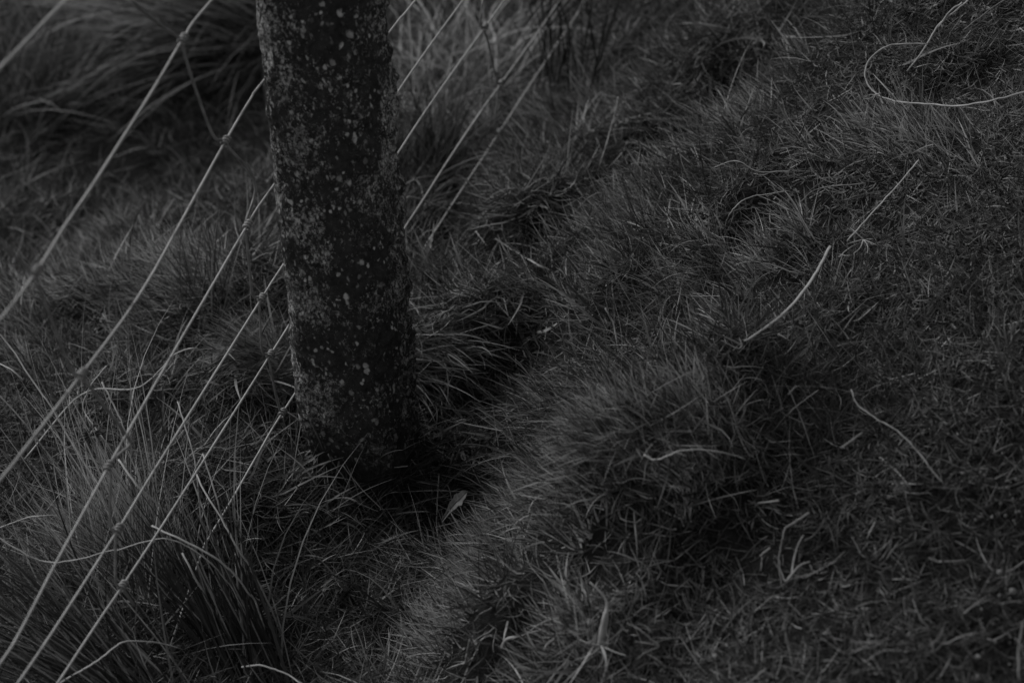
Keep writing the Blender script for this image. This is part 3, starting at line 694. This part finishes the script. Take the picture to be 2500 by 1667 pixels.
arc('long stem from the left edge down across the lower wires', [(-20,795,.17),(30,850,.15),(80,930,.13),(130,1000,.12),(180,1090,.09),(240,1180,.06)], .0016, .6, 1)
arc('straight straw rising to the left edge through the lower wires', [(-10,955,.15),(60,1030,.13),(120,1105,.10),(200,1200,.06)], .0015, .5, 1)
arc('curved pale blade at the left edge by the pale tussock', [(-10,1290,.05),(50,1270,.07),(100,1258,.08),(150,1262,.08)], .0022, .6, .5)
# stems carrying dark flower clusters
def flower_stem(label, pts, at, tone=.85):
    o = S(label, pts, .0013, tone, .9, name='flowering_rush', cat='rush', group=None)
    c = hit(*at) - np.array(o.location); r = np.random.default_rng(int(at[0])); ps = []
    for i in range(46):
        d = r.normal(0, 1, 3); d /= np.linalg.norm(d); q = c + d * .004; e = c + d * r.uniform(.007, .0115)
        ps.append(tube(np.array([q, (q + e) / 2 + r.normal(0, .0006, 3), e]), np.array([.0004, .0011, .0003]), 6))
    v, f = join(ps); mesh_obj('flower_cluster', v, f, M_seed, o); return o
flower_stem('rush stem with a dark round flower cluster at the left edge', [(-10,882,.17),(25,905,.17),(60,945,.16),(90,995,.14),(125,1055,.11),(160,1110,.09),(200,1180,.05)], (60, 948, .16))
flower_stem('rush stem with a small dark flower cluster between the lower left wires', [(250,1078,.12),(225,1050,.13),(232,1090,.12),(262,1160,.08)], (222, 1060, .13))
# grass ear
S('slender grass ear leaning between the lower left wires', [(250,933,.14),(268,965,.13),(290,1010,.12),(310,1055,.11),(330,1110,.09)], .0015, .9, .6, cat='grass ear', name='grass_ear', group=None)

# forked root, bleached clump
def branched(name, label, cat, branches, tone=.8):
    ps = []; org = hit(*branches[0][0][0])
    for pts, r0, tp in branches:
        P = smooth_path(np.array([hit(*q) for q in pts]), 5); ps.append(tube(P - org, (.62 if r0 < .0015 else .8 if r0 < .003 else 1.15) * r0 * (1 - (1 - tp) * np.linspace(0, 1, len(P))), 6, .7))
    v, f = join(ps); o = mesh_obj(name, v, f, M_stalk, attrs={'tone': np.full(len(v), tone)}); o.location = org
    tag(o, label, cat); return o
branched('dead_root', 'forked pale root end lying on the lower right slope', 'root', [
    ([(1918,1420,.02),(1932,1405,.025),(1937,1370,.03),(1948,1330,.035),(1962,1305,.035)], .0019, .3),
    ([(1920,1418,.022),(1938,1395,.03),(1955,1378,.033),(1978,1370,.033)], .0016, .4),
    ([(1925,1415,.02),(1990,1395,.03),(2035,1370,.03),(2062,1345,.03)], .0008, .5)], .8)
branched('dead_grass_clump', 'bleached clump of dead grass standing up near the bottom edge', 'dead grass', [
    ([(1468,1580,.01),(1475,1540,.03),(1481,1500,.05),(1478,1460,.06),(1440,1420,.07)], .0034, .2),
    ([(1466,1580,.01),(1470,1545,.03),(1476,1505,.05),(1482,1480,.055)], .0042, .3),
    ([(1468,1575,.02),(1440,1570,.03),(1415,1560,.03)], .0016, .3), ([(1468,1575,.02),(1490,1560,.03),(1520,1535,.04)], .0016, .3),
    ([(1468,1575,.02),(1472,1610,.02),(1450,1640,.02)], .0013, .3), ([(1468,1575,.02),(1500,1590,.03),(1530,1600,.03)], .0014, .3),
    ([(1466,1575,.02),(1445,1595,.03),(1405,1610,.03)], .0014, .3), ([(1468,1575,.02),(1478,1600,.03),(1480,1630,.03)], .0016, .3)], 1.0)
branched('dead_grass_clump', 'small pale knot of dead blades right of the bleached clump', 'dead grass', [
    ([(1610,1576,.03),(1590,1560,.035),(1560,1535,.04),(1530,1520,.04)], .0018, .3), ([(1610,1576,.03),(1585,1570,.035),(1550,1565,.035)], .0016, .3),
    ([(1608,1578,.03),(1580,1590,.03),(1550,1610,.03)], .0014, .3)], .6)
branched('dead_grass_clump', 'pale crumpled blade shaped like an arrow near the bottom of the valley', 'dead grass', [
    ([(1225,1580,.02),(1236,1560,.03),(1262,1553,.035)], .0026, .6), ([(1240,1562,.03),(1290,1545,.035),(1325,1535,.03)], .0013, .5)], .8)
branched('dead_grass_clump', 'pale spiky knot at the lower end of the thick diagonal stem', 'dead grass', [
    ([(1812,843,.03),(1790,832,.035),(1770,822,.04)], .0016, .4), ([(1812,843,.03),(1800,850,.035),(1760,830,.03)], .0012, .4), ([(1812,843,.03),(1805,825,.03)], .0012, .4)], .8)
branched('dead_grass_clump', 'pale wispy knot on the upper right slope above the thick diagonal stem', 'dead grass', [
    ([(2108,585,.03),(2100,605,.03),(2083,620,.03)], .0013, .4), ([(2108,585,.03),(2118,600,.03),(2118,618,.03)], .001, .4), ([(2108,585,.03),(2090,568,.035),(2075,556,.035)], .0011, .4), ([(2108,585,.03),(2140,598,.035)], .0009, .4), ([(2106,585,.03),(2080,592,.03),(2070,596,.03)], .0009, .4)], .85)
branched('dead_grass_clump', 'frayed joint on the left side of the coiled stem', 'dead grass', [
    ([(2138,232,.035),(2125,240,.03),(2108,242,.03)], .0013, .4), ([(2138,232,.035),(2130,246,.03)], .0011, .4), ([(2138,232,.035),(2150,228,.04)], .0019, .5), ([(2138,232,.035),(2120,232,.03),(2105,245,.03)], .0009, .4)], .9)

# fallen leaf
lp = [hit(1080,1270,.05), hit(1105,1235,.062), hit(1125,1215,.067), hit(1143,1198,.07)]
P = smooth_path(np.array(lp), 8); n = len(P); s = np.linspace(0, 1, n); wd = .0050 * np.sin(np.pi * np.clip(s * .93 + .04, 0, 1)) ** .7 * (.25 + .75 * np.clip((s - .1) / .5, 0, 1)) + .0008
T = np.gradient(P, axis=0); T /= np.linalg.norm(T, axis=1)[:, None]; Sd = np.cross(T, np.array([0, -.6, .8])); Sd /= np.linalg.norm(Sd, axis=1)[:, None]; Nn = np.cross(Sd, T)
rows = []
for j, q in enumerate(np.linspace(-1, 1, 7)):
    rows.append(P + Sd * (q * wd * (1 + .12 * np.sin(s * 23 + j)))[:, None] + Nn * (.0022 * q * q - .0006)[None] if False else P + Sd * (q * wd * (1 + .12 * np.sin(s * 23)))[:, None] + Nn * (.0022 * abs(q)))
G = np.stack(rows, 1); G2 = G - np.array([0, 0, .0006]); vs = np.vstack([G.reshape(-1, 3), G2.reshape(-1, 3)])
id1 = np.arange(n * 7).reshape(n, 7); f1 = np.stack([id1[:-1, :-1], id1[:-1, 1:], id1[1:, 1:], id1[1:, :-1]], -1).reshape(-1, 4); f2 = f1[:, ::-1] + n * 7
leaf = mesh_obj('fallen_leaf', vs - P[0], np.vstack([f1, f2]), M_leaf); leaf.location = P[0]
tag(leaf, 'single narrow dead leaf with a wavy edge, lying in the valley below the post', 'leaf')
v, f = tube(P - P[0] + Nn * .0004, .0005, 6); mesh_obj('midrib', v, f, M_stalk, leaf, attrs={'tone': np.full(len(v), .5)})

# pebbles in the bare turf at the lower right edge
def pebble_mesh(seed):
    r = np.random.default_rng(seed); nu, nv = 12, 8; vs = []
    for i in range(nv + 1):
        for j in range(nu):
            th = math.pi * (i + .02) / (nv + .04); ph = 2 * math.pi * j / nu
            p_ = np.array([math.sin(th) * math.cos(ph), math.sin(th) * math.sin(ph), math.cos(th)])
            p_ = p_ * (1 + .22 * float(fbm(p_[0] * 1.3 + seed, p_[1] * 1.3, p_[2] * 1.3, seed, 2))); vs.append(p_ * np.array([1, .8, .7]))
    fs = [(i * nu + j, (i + 1) * nu + j, (i + 1) * nu + (j + 1) % nu, i * nu + (j + 1) % nu) for i in range(nv) for j in range(nu)]
    return np.array(vs), np.array(fs)
protos = [mesh_obj('pebble', *pebble_mesh(5 + i), M_peb) for i in range(4)]
r = np.random.default_rng(77)
spots = [((2472,1443), .0042, 'largest round pale pebble near the right edge'), ((2441,1396), .0034, 'second largest pale pebble, just above the largest near the right edge'),
         ((2388,1602), .0028, 'pale pebble in the bottom right corner above a row of smaller ones'), ((2387,1650), .0022, 'pale pebble closest to the bottom edge at the right'),
         ((1745,1602), .0040, 'pale crumbly pebble standing alone near the bottom edge'), ((2206,1409), .0018, 'small pale pebble alone on the lower right slope')]
for _ in range(46):
    spots.append(((r.uniform(2330, 2500), r.choice([r.uniform(1150, 1280), r.uniform(1380, 1660)])), r.uniform(.0010, .0020), None))
for i, ((x, y), sz, lb) in enumerate(spots):
    o = protos[i] if i < 4 else protos[i % 4].copy()
    if i >= 4: COL.objects.link(o)
    q = hit(x, y, .016 if lb else .012); o.location = q; o.scale = (sz * .85,) * 3; o.rotation_euler = tuple(r.uniform(0, 3, 3))
    tag(o, lb or 'tiny pale pebble scattered in the thin turf at the lower right edge', 'pebble', 'pebbles in the thin turf')
